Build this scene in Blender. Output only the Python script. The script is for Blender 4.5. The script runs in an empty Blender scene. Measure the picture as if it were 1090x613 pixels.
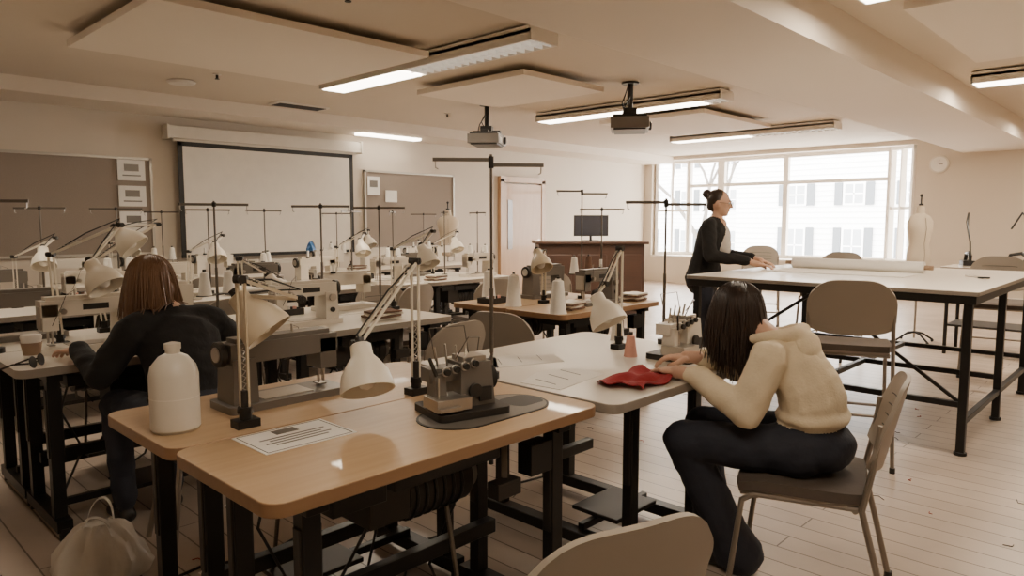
import bpy, bmesh, math, random
import numpy as np
from mathutils import Vector, Matrix, Euler
from mathutils import noise as NZ
random.seed(7)
V=Vector; PI=math.pi
SC=bpy.context.scene.collection

# ---------------- materials ----------------
def mat(name,col,rough=.6,metal=0,var=.06,scale=8,bump=0,emit=0,trans=0,coat=0):
    m=bpy.data.materials.new(name); m.use_nodes=True
    nt=m.node_tree; b=nt.nodes['Principled BSDF']
    b.inputs['Roughness'].default_value=rough; b.inputs['Metallic'].default_value=metal
    c=(*col,1)
    tc=nt.nodes.new('ShaderNodeTexCoord'); nz=nt.nodes.new('ShaderNodeTexNoise')
    nz.inputs['Scale'].default_value=scale; nz.inputs['Detail'].default_value=3
    nt.links.new(tc.outputs['Object'],nz.inputs['Vector'])
    mx=nt.nodes.new('ShaderNodeMix'); mx.data_type='RGBA'
    mx.inputs['A'].default_value=(*[v*(1-var) for v in col],1)
    mx.inputs['B'].default_value=(*[min(1,v*(1+var)) for v in col],1)
    nt.links.new(nz.outputs['Fac'],mx.inputs['Factor'])
    nt.links.new(mx.outputs['Result'],b.inputs['Base Color'])
    if bump:
        bp=nt.nodes.new('ShaderNodeBump'); bp.inputs['Strength'].default_value=bump; bp.inputs['Distance'].default_value=.01
        nt.links.new(nz.outputs['Fac'],bp.inputs['Height']); nt.links.new(bp.outputs['Normal'],b.inputs['Normal'])
    if emit:
        b.inputs['Emission Color'].default_value=c; b.inputs['Emission Strength'].default_value=emit
    if trans: b.inputs['Transmission Weight'].default_value=trans
    if coat: b.inputs['Coat Weight'].default_value=coat
    return m
def wood(name,c1,c2,rough=.45,sc=(1.5,22,22),coat=.15):
    m=mat(name,c1,rough,coat=coat); nt=m.node_tree
    nz=[n for n in nt.nodes if n.type=='TEX_NOISE'][0]; tc=[n for n in nt.nodes if n.type=='TEX_COORD'][0]
    mp=nt.nodes.new('ShaderNodeMapping'); mp.inputs['Scale'].default_value=sc
    nt.links.new(tc.outputs['Object'],mp.inputs['Vector']); nt.links.new(mp.outputs['Vector'],nz.inputs['Vector'])
    nz.inputs['Scale'].default_value=2; nz.inputs['Detail'].default_value=6
    mx=[n for n in nt.nodes if n.type=='MIX'][0]
    mx.inputs['A'].default_value=(*c1,1); mx.inputs['B'].default_value=(*c2,1)
    return m
def floor_mat():
    m=mat('floor_painted_planks',(.5,.42,.34),.34); nt=m.node_tree; b=nt.nodes['Principled BSDF']
    tc=[n for n in nt.nodes if n.type=='TEX_COORD'][0]; nz=[n for n in nt.nodes if n.type=='TEX_NOISE'][0]
    nz.inputs['Scale'].default_value=1.6; nz.inputs['Detail'].default_value=8
    mp=nt.nodes.new('ShaderNodeMapping'); mp.inputs['Rotation'].default_value=(0,0,PI/2)
    nt.links.new(tc.outputs['Object'],mp.inputs['Vector'])
    br=nt.nodes.new('ShaderNodeTexBrick'); br.inputs['Scale'].default_value=1
    br.inputs['Brick Width'].default_value=3.2; br.inputs['Row Height'].default_value=.13
    br.inputs['Mortar Size'].default_value=.0035; br.offset=.37
    br.inputs['Color1'].default_value=(.52,.43,.355,1); br.inputs['Color2'].default_value=(.46,.375,.305,1); br.inputs['Mortar'].default_value=(.15,.115,.09,1)
    nt.links.new(mp.outputs['Vector'],br.inputs['Vector'])
    mx=nt.nodes.new('ShaderNodeMix'); mx.data_type='RGBA'; mx.blend_type='MULTIPLY'; mx.inputs['Factor'].default_value=.6
    rp=nt.nodes.new('ShaderNodeValToRGB'); rp.color_ramp.elements[0].position=.32; rp.color_ramp.elements[0].color=(.55,.52,.49,1); rp.color_ramp.elements[1].position=.6; rp.color_ramp.elements[1].color=(1,1,1,1)
    nt.links.new(nz.outputs['Fac'],rp.inputs['Fac'])
    nt.links.new(br.outputs['Color'],mx.inputs['A']); nt.links.new(rp.outputs['Color'],mx.inputs['B'])
    nt.links.new(mx.outputs['Result'],b.inputs['Base Color'])
    bp=nt.nodes.new('ShaderNodeBump'); bp.inputs['Strength'].default_value=.3; bp.inputs['Distance'].default_value=.004; bp.invert=True
    nt.links.new(br.outputs['Fac'],bp.inputs['Height']); nt.links.new(bp.outputs['Normal'],b.inputs['Normal'])
    return m
M={}
M['ceil']=mat('ceiling_paint',(.68,.59,.48),.9,scale=1.2,var=.03)
M['beam']=mat('beam_lit_tone',(.80,.71,.60),.8,scale=1.2,var=.02)  # light on the beams put into the colour, paler than the ceiling
M['wall']=mat('wall_paint',(.64,.56,.46),.85,scale=1.5,var=.03)
M['trim']=mat('trim_paint',(.80,.74,.66),.6)
M['floor']=floor_mat()
M['oak']=wood('oak_laminate',(.42,.27,.145),(.55,.385,.23))
M['oakedge']=wood('oak_edge',(.24,.13,.06),(.32,.18,.09))
M['wtop']=mat('white_laminate',(.76,.70,.61),.33,scale=3,coat=.1)
M['wedge']=mat('laminate_edge',(.30,.255,.21),.5)
M['black']=mat('black_steel',(.011,.0095,.0085),.45,.2)
M['dgrey']=mat('dark_grey_metal',(.04,.035,.031),.5,.5)
M['grey']=mat('machine_grey',(.17,.15,.128),.4,.35)
M['cream']=mat('machine_cream',(.68,.62,.53),.35)
M['steel']=mat('brushed_steel',(.5,.46,.41),.3,.9)
M['rod']=mat('dull_rod',(.15,.128,.105),.4,.7)
M['lampc']=mat('lamp_cream',(.78,.71,.59),.35)
M['lampb']=mat('lamp_beige',(.60,.50,.36),.4)
M['cone']=mat('thread_white',(.84,.80,.73),.8,bump=.2,scale=60)
M['pink']=mat('thread_pink',(.7,.36,.28),.8)
M['plast']=mat('chair_plastic',(.33,.28,.225),.5,scale=4)
M['seat']=mat('seat_upholstery',(.095,.072,.057),.8,bump=.15,scale=50)
M['ctube']=mat('chair_tube',(.28,.24,.2),.35,.6)
M['paper']=mat('paper',(.82,.78,.72),.8)
M['ink']=mat('ink',(.06,.05,.05),.8)
M['tack']=mat('tackboard_fabric',(.29,.235,.19),.95,bump=.2,scale=120,var=.1)
M['frame']=mat('alu_frame',(.5,.46,.4),.4,.5)
M['screen']=mat('projection_screen',(.76,.70,.61),.8)
M['red']=mat('red_fabric',(.27,.01,.013),.85,bump=.3,scale=40)
M['hood']=mat('cream_fleece',(.74,.62,.44),.95,bump=.2,scale=110,var=.05)
M['jean']=mat('dark_denim',(.020,.022,.034),.8,bump=.2,scale=60)
M['blackc']=mat('black_knit',(.010,.009,.009),.9,bump=.3,scale=60)
M['blouse']=mat('pale_blouse',(.62,.56,.50),.8)
M['skin']=mat('skin',(.60,.36,.25),.5,var=.04)
M['lips']=mat('lips',(.42,.14,.11),.5)
M['eye']=mat('eye_dark',(.03,.02,.015),.3)
M['eyew']=mat('eye_white',(.8,.78,.74),.3)
def hair(n,c): return wood(n,tuple(v*.6 for v in c),tuple(min(1,v*1.5) for v in c),.42,(60,60,3),0)
M['hdark']=hair('hair_dark_brown',(.026,.014,.009))
M['hblond']=hair('hair_auburn',(.14,.07,.034))
M['shoe']=mat('black_shoe',(.01,.009,.009),.4)
M['blue']=mat('blue_plastic',(.04,.16,.4),.4)
M['desk']=wood('desk_dark_wood',(.045,.022,.014),(.08,.038,.024))
M['doorw']=wood('door_wood',(.42,.25,.13),(.54,.34,.19),.5,(10,10,1))
M['dglass']=mat('door_glass',(.25,.2,.16),.2)
M['emit']=mat('lamp_diffuser',(1,.9,.75),.5,emit=12,var=0)
M['emit2']=mat('louver_glow',(.85,.8,.72),.5,emit=.3,var=0)  # unlit louvres given a faint glow, as if lit by the tube
M['house']=mat('clapboard',(.85,.85,.85),.8)
M['shut']=mat('shutter',(.11,.12,.13),.7)
M['hglass']=mat('house_glass',(.30,.32,.34),.3)
M['bark']=mat('bark',(.13,.115,.1),.9)
M['snow']=mat('pavement',(.6,.6,.6),.9)
M['bag']=mat('plastic_bag_film',(.60,.55,.48),.35,bump=.6,scale=18,trans=.1)
M['cup']=mat('cup_brown',(.30,.2,.13),.7)
M['linen']=mat('dress_form_linen',(.60,.50,.38),.9)
M['lens']=mat('lens_glass',(.05,.05,.06),.1)
M['dplast']=mat('black_plastic',(.014,.013,.012),.4)
M['fabw']=mat('muslin',(.66,.60,.5),.95,bump=.3,scale=30)
M['fabb']=mat('brown_fabric',(.16,.09,.06),.95,bump=.3,scale=30)

# ---------------- mesh builder ----------------
def align(d,up=V((0,0,1))):
    d=V(d).normalized(); return up.rotation_difference(d).to_matrix().to_4x4()
class MB:
    def __init__(s): s.bm=bmesh.new(); s.m=[]
    def mi(s,k):
        if k not in s.m: s.m.append(k)
        return s.m.index(k)
    def fin(s,faces,k,smooth=True):
        i=s.mi(k)
        for f in faces: f.material_index=i; f.smooth=smooth
    def box(s,c,sz,k,rot=None,taper=1):
        r=bmesh.ops.create_cube(s.bm,size=1); vs=r['verts']
        for v in vs:
            t=taper if v.co.z>0 else 1
            v.co=V((v.co.x*sz[0]*t,v.co.y*sz[1]*t,v.co.z*sz[2]))
        if rot is not None:
            R=Euler(rot).to_matrix() if not isinstance(rot,Matrix) else rot
            for v in vs: v.co=R@v.co
        for v in vs: v.co+=V(c)
        s.fin({f for v in vs for f in v.link_faces},k); return vs
    def bar(s,p1,p2,w,t,k):
        p1,p2=V(p1),V(p2); d=p2-p1
        R=d.to_track_quat('Z','Y').to_matrix()
        s.box((p1+p2)/2,(w,t,d.length),k,R)
    def rings(s,rings,k,caps=True,closed=False):
        vr=[[s.bm.verts.new(p) for p in r] for r in rings]; fs=[]; n=len(vr[0])
        rng=len(vr) if closed else len(vr)-1
        for i in range(rng):
            a,b=vr[i],vr[(i+1)%len(vr)]
            for j in range(n):
                fs.append(s.bm.faces.new((a[j],a[(j+1)%n],b[(j+1)%n],b[j])))
        if caps and not closed:
            fs.append(s.bm.faces.new(list(reversed(vr[0])))); fs.append(s.bm.faces.new(vr[-1]))
        s.fin(fs,k); return fs
    def cyl(s,p1,p2,r1,k,r2=None,n=12):
        p1,p2=V(p1),V(p2); r2=r1 if r2 is None else r2
        R=align(p2-p1).to_3x3()
        rg=[[p+R@V((r*math.cos(2*PI*j/n),r*math.sin(2*PI*j/n),0)) for j in range(n)] for p,r in((p1,r1),(p2,r2))]
        s.rings(rg,k)
    def tube(s,pts,r,k,n=8):
        pts=[V(p) for p in pts]; rs=r if isinstance(r,(list,tuple)) else [r]*len(pts)
        rg=[]; 
        d0=(pts[1]-pts[0]).normalized(); x=d0.orthogonal().normalized()
        for i,p in enumerate(pts):
            if i==0: d=pts[1]-pts[0]
            elif i==len(pts)-1: d=pts[-1]-pts[-2]
            else: d=(pts[i+1]-pts[i]).normalized()+(pts[i]-pts[i-1]).normalized()
            if d.length<1e-6: d=d0
            d=d.normalized(); x=(x-d*x.dot(d)).normalized(); y=d.cross(x)
            rg.append([p+(x*math.cos(2*PI*j/n)+y*math.sin(2*PI*j/n))*rs[i] for j in range(n)])
        s.rings(rg,k)
    def lathe(s,prof,k,at=(0,0,0),R=None,n=24,caps=True,sx=1,sy=1):
        R=R.to_3x3() if R is not None else Matrix.Identity(3)
        rg=[[V(at)+R@V((r*sx*math.cos(2*PI*j/n),r*sy*math.sin(2*PI*j/n),z)) for j in range(n)] for r,z in prof]
        s.rings(rg,k,caps)
    def sph(s,c,r,k,R=None,sub=2):
        r=(r,r,r) if not isinstance(r,(tuple,list)) else r
        o=bmesh.ops.create_icosphere(s.bm,subdivisions=sub,radius=1)['verts']
        for v in o:
            q=V((v.co.x*r[0],v.co.y*r[1],v.co.z*r[2]))
            if R is not None: q=R.to_3x3()@q
            v.co=q+V(c)
        s.fin({f for v in o for f in v.link_faces},k)
    def prism(s,pts,z0,z1,k,kside=None,R=None,at=(0,0,0)):
        def T(p): 
            q=V(p); q=R.to_3x3()@q if R is not None else q
            return q+V(at)
        a=[s.bm.verts.new(T((x,y,z0))) for x,y in pts]; b=[s.bm.verts.new(T((x,y,z1))) for x,y in pts]; n=len(pts)
        s.fin([s.bm.faces.new(list(reversed(a))),s.bm.faces.new(b)],k)
        s.fin([s.bm.faces.new((a[i],a[(i+1)%n],b[(i+1)%n],b[i])) for i in range(n)],kside or k)
    def sheet(s,fn,nu,nv,th,k):
        P=[[V(fn(i/nu,j/nv)) for j in range(nv+1)] for i in range(nu+1)]
        def nrm(i,j):
            du=P[min(i+1,nu)][j]-P[max(i-1,0)][j]; dv=P[i][min(j+1,nv)]-P[i][max(j-1,0)]
            n=du.cross(dv); return n.normalized() if n.length>1e-9 else V((0,0,1))
        A=[[s.bm.verts.new(P[i][j]+nrm(i,j)*th/2) for j in range(nv+1)] for i in range(nu+1)]
        B=[[s.bm.verts.new(P[i][j]-nrm(i,j)*th/2) for j in range(nv+1)] for i in range(nu+1)]
        fs=[]
        for i in range(nu):
            for j in range(nv):
                fs.append(s.bm.faces.new((A[i][j],A[i+1][j],A[i+1][j+1],A[i][j+1])))
                fs.append(s.bm.faces.new((B[i][j],B[i][j+1],B[i+1][j+1],B[i+1][j])))
        for i in range(nu):
            fs.append(s.bm.faces.new((A[i][0],B[i][0],B[i+1][0],A[i+1][0]))); fs.append(s.bm.faces.new((A[i][nv],A[i+1][nv],B[i+1][nv],B[i][nv])))
        for j in range(nv):
            fs.append(s.bm.faces.new((A[0][j],A[0][j+1],B[0][j+1],B[0][j]))); fs.append(s.bm.faces.new((A[nu][j],B[nu][j],B[nu][j+1],A[nu][j+1])))
        s.fin(fs,k)
    def done(s,name,loc=(0,0,0),rz=0,bevel=0,parent=None,recalc=True):
        if recalc: bmesh.ops.recalc_face_normals(s.bm,faces=s.bm.faces)
        me=bpy.data.meshes.new(name); s.bm.to_mesh(me); s.bm.free()
        for k in s.m: me.materials.append(M[k])
        me.set_sharp_from_angle(angle=math.radians(38))
        o=bpy.data.objects.new(name,me); SC.objects.link(o)
        o.location=loc; o.rotation_euler=(0,0,rz)
        if bevel:
            b=o.modifiers.new('bevel','BEVEL'); b.width=bevel; b.segments=2; b.limit_method='ANGLE'; b.angle_limit=.7
        if parent: o.parent=parent
        return o
CACHE={}
def inst(key,builder,name,loc,rz=0,bevel=0,sc=1):
    if key in CACHE:
        o=bpy.data.objects.new(name,CACHE[key]); SC.objects.link(o); o.location=loc; o.rotation_euler=(0,0,rz)
        if bevel:
            b=o.modifiers.new('bevel','BEVEL'); b.width=bevel; b.segments=2; b.limit_method='ANGLE'; b.angle_limit=.7
    else:
        mb=MB(); builder(mb); o=mb.done(name,loc,rz,bevel); CACHE[key]=o.data
    o.scale=(sc,sc,sc) if not isinstance(sc,tuple) else sc
    return o
def rrect(w,d,r,n=5):
    pts=[]
    for cx,cy,a0 in((w/2-r,d/2-r,0),(-w/2+r,d/2-r,90),(-w/2+r,-d/2+r,180),(w/2-r,-d/2+r,270)):
        for i in range(n+1):
            a=math.radians(a0+90*i/n); pts.append((cx+r*math.cos(a),cy+r*math.sin(a)))
    return pts

# ---------------- room ----------------
CZ=2.78; XW=13.9; YB=9.1; X0=-1.8; Y0=-3.2
def boxobj(name,x0,x1,y0,y1,z0,z1,k):
    mb=MB(); mb.box(((x0+x1)/2,(y0+y1)/2,(z0+z1)/2),(x1-x0,y1-y0,z1-z0),k); return mb.done(name)
boxobj('floor',X0,15.2,Y0,YB+.2,-.12,0,'floor')
boxobj('ceiling',X0,15.2,Y0,YB+.2,CZ,CZ+.15,'ceil')
boxobj('wall_back',X0,XW+.2,YB,YB+.2,0,CZ,'wall')
boxobj('wall_left',X0-.2,X0,Y0,YB+.2,0,CZ,'wall')
boxobj('wall_front',X0-.2,XW+.2,Y0-.2,Y0,0,CZ,'wall')
mb=MB()
mb.box((XW+.1,(Y0+3.55)/2,CZ/2),(.2,3.55-Y0,CZ),'wall'); mb.box((XW+.1,(8.9+YB)/2,CZ/2),(.2,YB-8.9,CZ),'wall')
mb.box((XW+.1,(3.55+8.9)/2,.28),(.2,8.9-3.55,.56),'wall'); mb.box((XW+.1,(3.55+8.9)/2,2.74),(.2,8.9-3.55,.08),'wall')
mb.done('wall_window')
boxobj('trim_soffit',X0,XW,8.36,YB,2.63,CZ,'beam')
boxobj('trim_beam',X0,XW,1.8,2.85,2.5,CZ,'beam')
boxobj('baseboard_back',X0,XW,YB-.015,YB,0,.12,'trim')
boxobj('baseboard_window',XW-.015,XW,Y0,3.55,0,.12,'trim')
def window(n,p,q,z0,z1,mull,transom=None):
    mb=MB(); p=V((*p,0)); q=V((*q,0)); L=(q-p).length; d=(q-p)/L; ang=math.atan2(d.y,d.x)
    def b(u0,u1,za,zb,t=.07):
        mb.box(((u0+u1)/2,0,(za+zb)/2),(u1-u0,t,zb-za),'trim')
    b(0,L,z0-.06,z0+.05,.14); b(0,L,z1-.07,z1+.02,.12)
    for u,w in mull: b(u*L-w/2,u*L+w/2,z0,z1,.1)
    b(0,.06,z0,z1,.1); b(L-.06,L,z0,z1,.1)
    if transom:
        for z,t in transom: b(0,L,z-t/2,z+t/2,.06)
    mb.done(f'window_{n}',p,ang)
window(1,(14.5,8.3),(14.5,4.1),.62,2.72,[(.19,.16),(.53,.10)],[(2.15,.07)])
window(2,(XW+.12,8.88),(14.5,8.3),.62,2.72,[(.5,.04)],[(1.6,.05)])
window(3,(14.5,4.1),(XW+.12,3.58),.62,2.72,[(.5,.04)],[(1.6,.05)])
mb=MB(); mb.prism([(XW+.05,3.5),(14.6,4.05),(14.6,8.35),(XW+.05,8.95)],.0,.57,'wall'); mb.done('wall_bay')
mb=MB(); mb.prism([(XW+.0,3.55),(14.62,4.05),(14.62,8.35),(XW,8.92)],.565,.6,'trim'); mb.done('trim_1')
boxobj('ground_outside',15.2,60,-30,60,-2.0,-1.9,'snow')
def house(name,x,y0,y1,zt,rows,y_off=0,step=2.3):
    mb=MB(); mb.box((x+3,(y0+y1)/2,(zt-1.9)/2),(6,y1-y0,zt+1.9),'house')
    z=-1.8
    while z<zt: mb.box((x-.01,(y0+y1)/2,z),(.03,y1-y0,.02),'snow'); z+=.22
    for zc,hh in rows:
        y=y0+1.2+y_off
        while y<y1-.8:
            mb.box((x-.03,y,zc),(.08,.85,hh),'house'); mb.box((x-.07,y,zc),(.04,.68,hh-.15),'hglass'); mb.box((x-.09,y,zc),(.04,.7,.05),'house'); mb.box((x-.09,y,zc),(.04,.05,hh-.1),'house')
            for sgn in(-1,1): mb.box((x-.06,y+sgn*.6,zc),(.06,.3,hh),'shut')
            y+=step
    mb.done(name)
house('neighbour_house',30,4,14.8,7.5,[(4.6,1.1),(2.45,.9),(.35,1.5)])
house('neighbour_house',36,16.5,34,6.5,[(4.9,1.2),(2.5,1.2),(.2,1.4)],.4,2.6)
mb=MB()
def branch(p,d,L,r,k):
    q=p+d*L; mb.tube([p,(p+q)/2+V((random.uniform(-.05,.05),random.uniform(-.05,.05),0))*L,q],[r,r*.85,r*.7],'bark',6)
    if k:
        for _ in range(3 if k>1 else 2):
            nd=(d+V((random.uniform(-.7,.7),random.uniform(-.7,.7),random.uniform(-.1,.5)))).normalized()
            branch(q,nd,L*random.uniform(.6,.8),r*.6,k-1)
branch(V((0,0,0)),V((0,0,1)),2.6,.13,5)
mb.done('bare_tree',(21,11.6,-1.9))
def board(name,x0,x1,z0,z1,k,fk='frame'):
    mb=MB(); y=YB-.02
    mb.box(((x0+x1)/2,y,(z0+z1)/2),(x1-x0,.03,z1-z0),k)
    for a in((x0,x1)): mb.box((a,y-.01,(z0+z1)/2),(.03,.045,z1-z0+.03),fk)
    for a in((z0,z1)): mb.box(((x0+x1)/2,y-.01,a),(x1-x0+.03,.045,.03),fk)
    mb.done(name)
board('tackboard',-.6,3.22,.98,2.1,'tack'); board('tackboard',6.27,8.05,.95,2.12,'tack')
mb=MB(); 
for i in range(3):
    mb.box((3.0,YB-.05,1.96-.3*i),(.3,.01,.24),'paper'); mb.box((3.0,YB-.056,1.99-.3*i),(.16,.002,.08),'grey'); mb.box((3.0,YB-.056,1.9-.3*i),(.2,.002,.015),'grey')
mb.done('notice_sheets')
mb=MB(); mb.box((6.42,YB-.05,1.9),(.22,.01,.28),'paper'); mb.box((6.42,YB-.056,1.93),(.14,.002,.1),'grey'); mb.box((6.75,YB-.05,1.75),(.22,.01,.18),'paper'); mb.done('notice_sheets')
mb=MB(); y=YB-.12
mb.box((4.76,y,1.62),(2.38,.006,1.36),'screen')
for a in(3.54,5.98): mb.box((a,y,1.62),(.06,.01,1.42),'dplast')
mb.box((4.76,y,2.31),(2.5,.01,.06),'dplast'); mb.box((4.76,y,.93),(2.5,.02,.04),'dplast')
mb.box((4.76,YB-.1,2.44),(2.75,.16,.15),'cream'); mb.box((4.76,YB-.12,2.35),(2.6,.02,.03),'cream')
for a in(3.39,6.13): mb.box((a,YB-.1,2.44),(.03,.18,.17),'cream')
mb.done('projection_screen',bevel=.004)
mb=MB(); x0=9.2
mb.box((x0+.56,YB-.04,1.02),(1.04,.05,2.04),'doorw'); mb.box((x0+.2,YB-.07,1.3),(.12,.012,.9),'dglass')
for a in(x0,x0+1.12): mb.box((a,YB-.04,1.06),(.1,.075,2.12),'doorw')
mb.box((x0+.56,YB-.04,2.12),(1.22,.075,.1),'doorw'); mb.cyl((x0+.95,YB-.05,1.0),(x0+.95,YB-.11,1.0),.02,'steel'); mb.cyl((x0+.95,YB-.1,1.0),(x0+.83,YB-.1,1.0),.01,'steel')
mb.done('door_1')
mb=MB(); mb.lathe([(.15,0),(.15,.03),(.13,.035)],'cream',R=align((-1,0,0)),n=32); mb.lathe([(.125,.03),(.125,.037)],'paper',R=align((-1,0,0)),n=32)
mb.box((-.041,0,.04),(.004,.01,.08),'ink'); mb.box((-.041,-.03,.0),(.004,.06,.01),'ink'); mb.done('wall_clock',(XW,3.19,2.33))
def panel(x0,x1,y0,y1):
    mb=MB(); mb.box(((x0+x1)/2,(y0+y1)/2,CZ-.085),(x1-x0,y1-y0,.05),'beam')
    for x in(x0+.3,x1-.3):
        for y in(y0+.3,y1-.3): mb.box((x,y,CZ-.031),(.06,.06,.058),'dgrey')
    mb.done('acoustic_panel')
panel(1.65,3.75,4.5,6.2); panel(4.75,5.95,4.4,5.9); panel(7.9,9.8,4.35,5.9); panel(4.95,7.0,-.6,1.38); panel(1.5,3.6,-.6,1.3)
def clight(x,y0,y1,z=2.68,lit=.5,P=42,w=.26):
    mb=MB(); L=y1-y0; yl=y1-L*lit
    mb.box((0,L/2,.06),(w+.04,L,.05),'trim')
    for s in(-1,1): mb.box((s*(w/2+.01),L/2,.02),(.02,L,.08),'trim')
    for yy in(0,L): mb.box((0,yy,.02),(w+.04,.02,.08),'trim')
    mb.box((0,(yl-y0+L)/2,.0),(w-.02,y1-yl-.02,.05),'emit')
    n=int(L/.09)
    for i in range(n):
        yy=(i+.5)*L/n
        if yy<yl-y0: mb.box((0,yy,.005),(w,.012,.05),'emit2')
    mb.box((0,(yl-y0)/2,.005),(.012,max(.02,yl-y0),.05),'emit2')
    for yy in(.3,L-.3): mb.cyl((0,yy,.08),(0,yy,CZ-z-.001),.006,'trim')
    o=mb.done('ceiling_light',(x,y0,z))
    ld=bpy.data.lights.new('tube_light','AREA'); ld.shape='RECTANGLE'; ld.size=w; ld.size_y=L*lit; ld.energy=P; ld.color=(1,.845,.65)
    lo=bpy.data.objects.new('tube_light',ld); SC.objects.link(lo); lo.parent=o; lo.location=(0,(yl-y0+L)/2,-.03)
clight(4.0,3.5,6.3,lit=.45,P=46); clight(7.2,3.7,6.3,lit=.9,P=84); clight(10.5,3.7,6.3,lit=.5,P=62); clight(.8,3.7,6.3,lit=.6,P=15)  # the last one, out of view, is added to brighten the near side
clight(4.5,-1.0,1.5,lit=.6,P=50); clight(8.1,-.9,1.6,lit=.9,P=76); clight(11.5,-.9,1.5,P=60); clight(.8,-1.2,1.2,lit=.8,P=15)  # the last one, unseen beside the camera, is added to brighten the room
mb=MB(); mb.box((0,0,0),(1.1,.16,.03),'emit'); mb.done('ceiling_light',(6.5,8.75,2.614))
for (x,y) in((3.1,6.9),(2.6,3.9),(7.2,3.2),(6.3,7.2)):
    mb=MB(); mb.cyl((0,0,0),(0,0,.035),.012,'dgrey'); mb.cyl((0,0,.03),(0,0,.039),.04,'trim'); mb.cyl((0,0,-.01),(0,0,-.005),.022,'dgrey'); mb.done('sprinkler_head',(x,y,CZ-.04))
mb=MB(); mb.lathe([(.12,.0),(.14,.02),(.12,.029)],'trim'); mb.done('smoke_detector',(3.0,7.5,CZ-.03))
mb=MB(); mb.box((0,0,0),(.7,.25,.02),'trim')
for i in range(6): mb.box((0,-.1+.04*i,-.012),(.62,.015,.01),'dgrey')
mb.done('ceiling_vent',(4.6,8.0,CZ-.012))
def proj(mb):
    mb.box((0,0,-.43),(.50,.38,.11),'grey'); mb.box((0,0,-.365),(.44,.34,.025),'dplast'); mb.box((0,0,-.49),(.42,.32,.02),'dplast')
    mb.cyl((.1,-.19,-.43),(.1,-.22,-.43),.045,'dplast'); mb.cyl((.1,-.22,-.43),(.1,-.225,-.43),.035,'lens')
    mb.box((-.12,-.192,-.44),(.14,.01,.06),'steel')
    mb.cyl((0,0,-.34),(0,0,-.02),.03,'dplast'); mb.cyl((0,0,-.02),(0,0,-.001),.09,'dplast')
    mb.box((0,0,-.335),(.34,.09,.03),'dplast'); mb.box((0,0,-.335),(.09,.34,.03),'dplast'); mb.box((0,0,-.30),(.14,.14,.07),'dplast')
    for sx in(-1,1):
        for sy in(-1,1): mb.bar((sx*.05,sy*.05,-.33),(sx*.2,sy*.15,-.375),.024,.014,'dplast')
    mb.tube([(.02,.02,-.02),(.14,.05,-.1),(.05,.08,-.2),(.17,.06,-.27),(.12,.08,-.37)],.008,'dplast',6)
    mb.tube([(-.02,.02,-.02),(-.12,.0,-.16),(-.2,.05,-.27),(-.17,.08,-.37)],.007,'dplast',6)
inst('proj',proj,'ceiling_projector',(6.15,6.3,CZ),.6,.006,.999); inst('proj',proj,'ceiling_projector',(6.2,4.25,CZ),.6,.006,.999)

# ---------------- furniture ----------------
def table(L,D,top,edge,inset=.14,motor=True):
    def f(mb):
        z=.76; mb.prism(rrect(L,D,.05),z-.035,z,top,edge)
        for s in(-1,1):
            x=s*(L/2-inset)
            for y in(-D*.33,D*.33):
                mb.box((x,y,.40),(.05,.045,.66),'black'); mb.box((x,y,.5),(.062,.03,.3),'dgrey')
            mb.box((x,0,.06),(.06,D*.95,.05),'black'); mb.box((x,0,.71),(.06,D*.85,.04),'black')
            for y in(-D*.45,D*.45): mb.cyl((x,y,0),(x,y,.05),.022,'dplast')
        mb.box((0,D*.2,.28),(L-2*inset,.04,.05),'black'); mb.box((0,-D*.1,.1),(L-2*inset,.03,.03),'black')
        mb.box((0,-D*.1,.125),(.3,.24,.018),'dgrey'); 
        if motor:
            mb.cyl((-.05,.02,.56),(.2,.02,.56),.085,'dgrey',n=20); mb.cyl((.2,.02,.56),(.24,.02,.56),.06,'grey',n=20)
            for i in range(6): mb.cyl((-.03+.035*i,.02,.56),(-.02+.035*i,.02,.56),.091,'black',n=20)
            mb.box((-.12,.02,.58),(.14,.16,.14),'dgrey'); mb.box((0.02,-.02,.67),(.40,.28,.05),'black'); mb.cyl((.22,.0,.6),(.22,-.04,.72),.006,'dplast')
            mb.bar((.12,-.1,.13),(.12,-.02,.5),.012,.012,'rod'); mb.box((-.32,-.06,.68),(.16,.3,.05),'black'); mb.box((.36,-.18,.62),(.1,.06,.1),'black')
            mb.tube([(-.1,.05,.5),(-.2,.1,.3),(-.1,.15,.1),(.1,.2,.02)],.006,'dplast',6); mb.tube([(.2,.1,.66),(.28,.12,.4),(.2,.16,.2),(.3,.2,.02)],.006,'dplast',6)
            mb.bar((.28,-.12,.7),(.24,-.16,.56),.02,.012,'rod'); mb.box((.23,-.17,.55),(.1,.05,.05),'dgrey')
    return f
T_OAK=table(1.18,.54,'oak','oakedge'); T_W=table(1.18,.54,'wtop','wedge'); T_BW=table(1.2,1.06,'wtop','wedge',.36,False)
inst('oak',T_OAK,'sewing_table',(1.29,1.655,0),0,.004); inst('oak',T_OAK,'sewing_table',(1.29,2.2,0),PI,.004)
inst('bw',T_BW,'sewing_table',(2.5,1.87,0),0,.004)
for x in(1.25,2.44):
    inst('w',T_W,'sewing_table',(x,3.68,0),0); inst('w',T_W,'sewing_table',(x,4.23,0),PI)
inst('oak',T_OAK,'sewing_table',(4.1,3.17,0)); inst('oak',T_OAK,'sewing_table',(4.1,3.72,0),PI)
for x in(1.3,2.5,3.9,5.1):
    inst('w',T_W,'sewing_table',(x,5.68,0),0); inst('w',T_W,'sewing_table',(x,6.23,0),PI)
for x in(2.2,3.4,5.0,6.2): inst('w',T_W,'sewing_table',(x,7.6,0),0)

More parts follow.
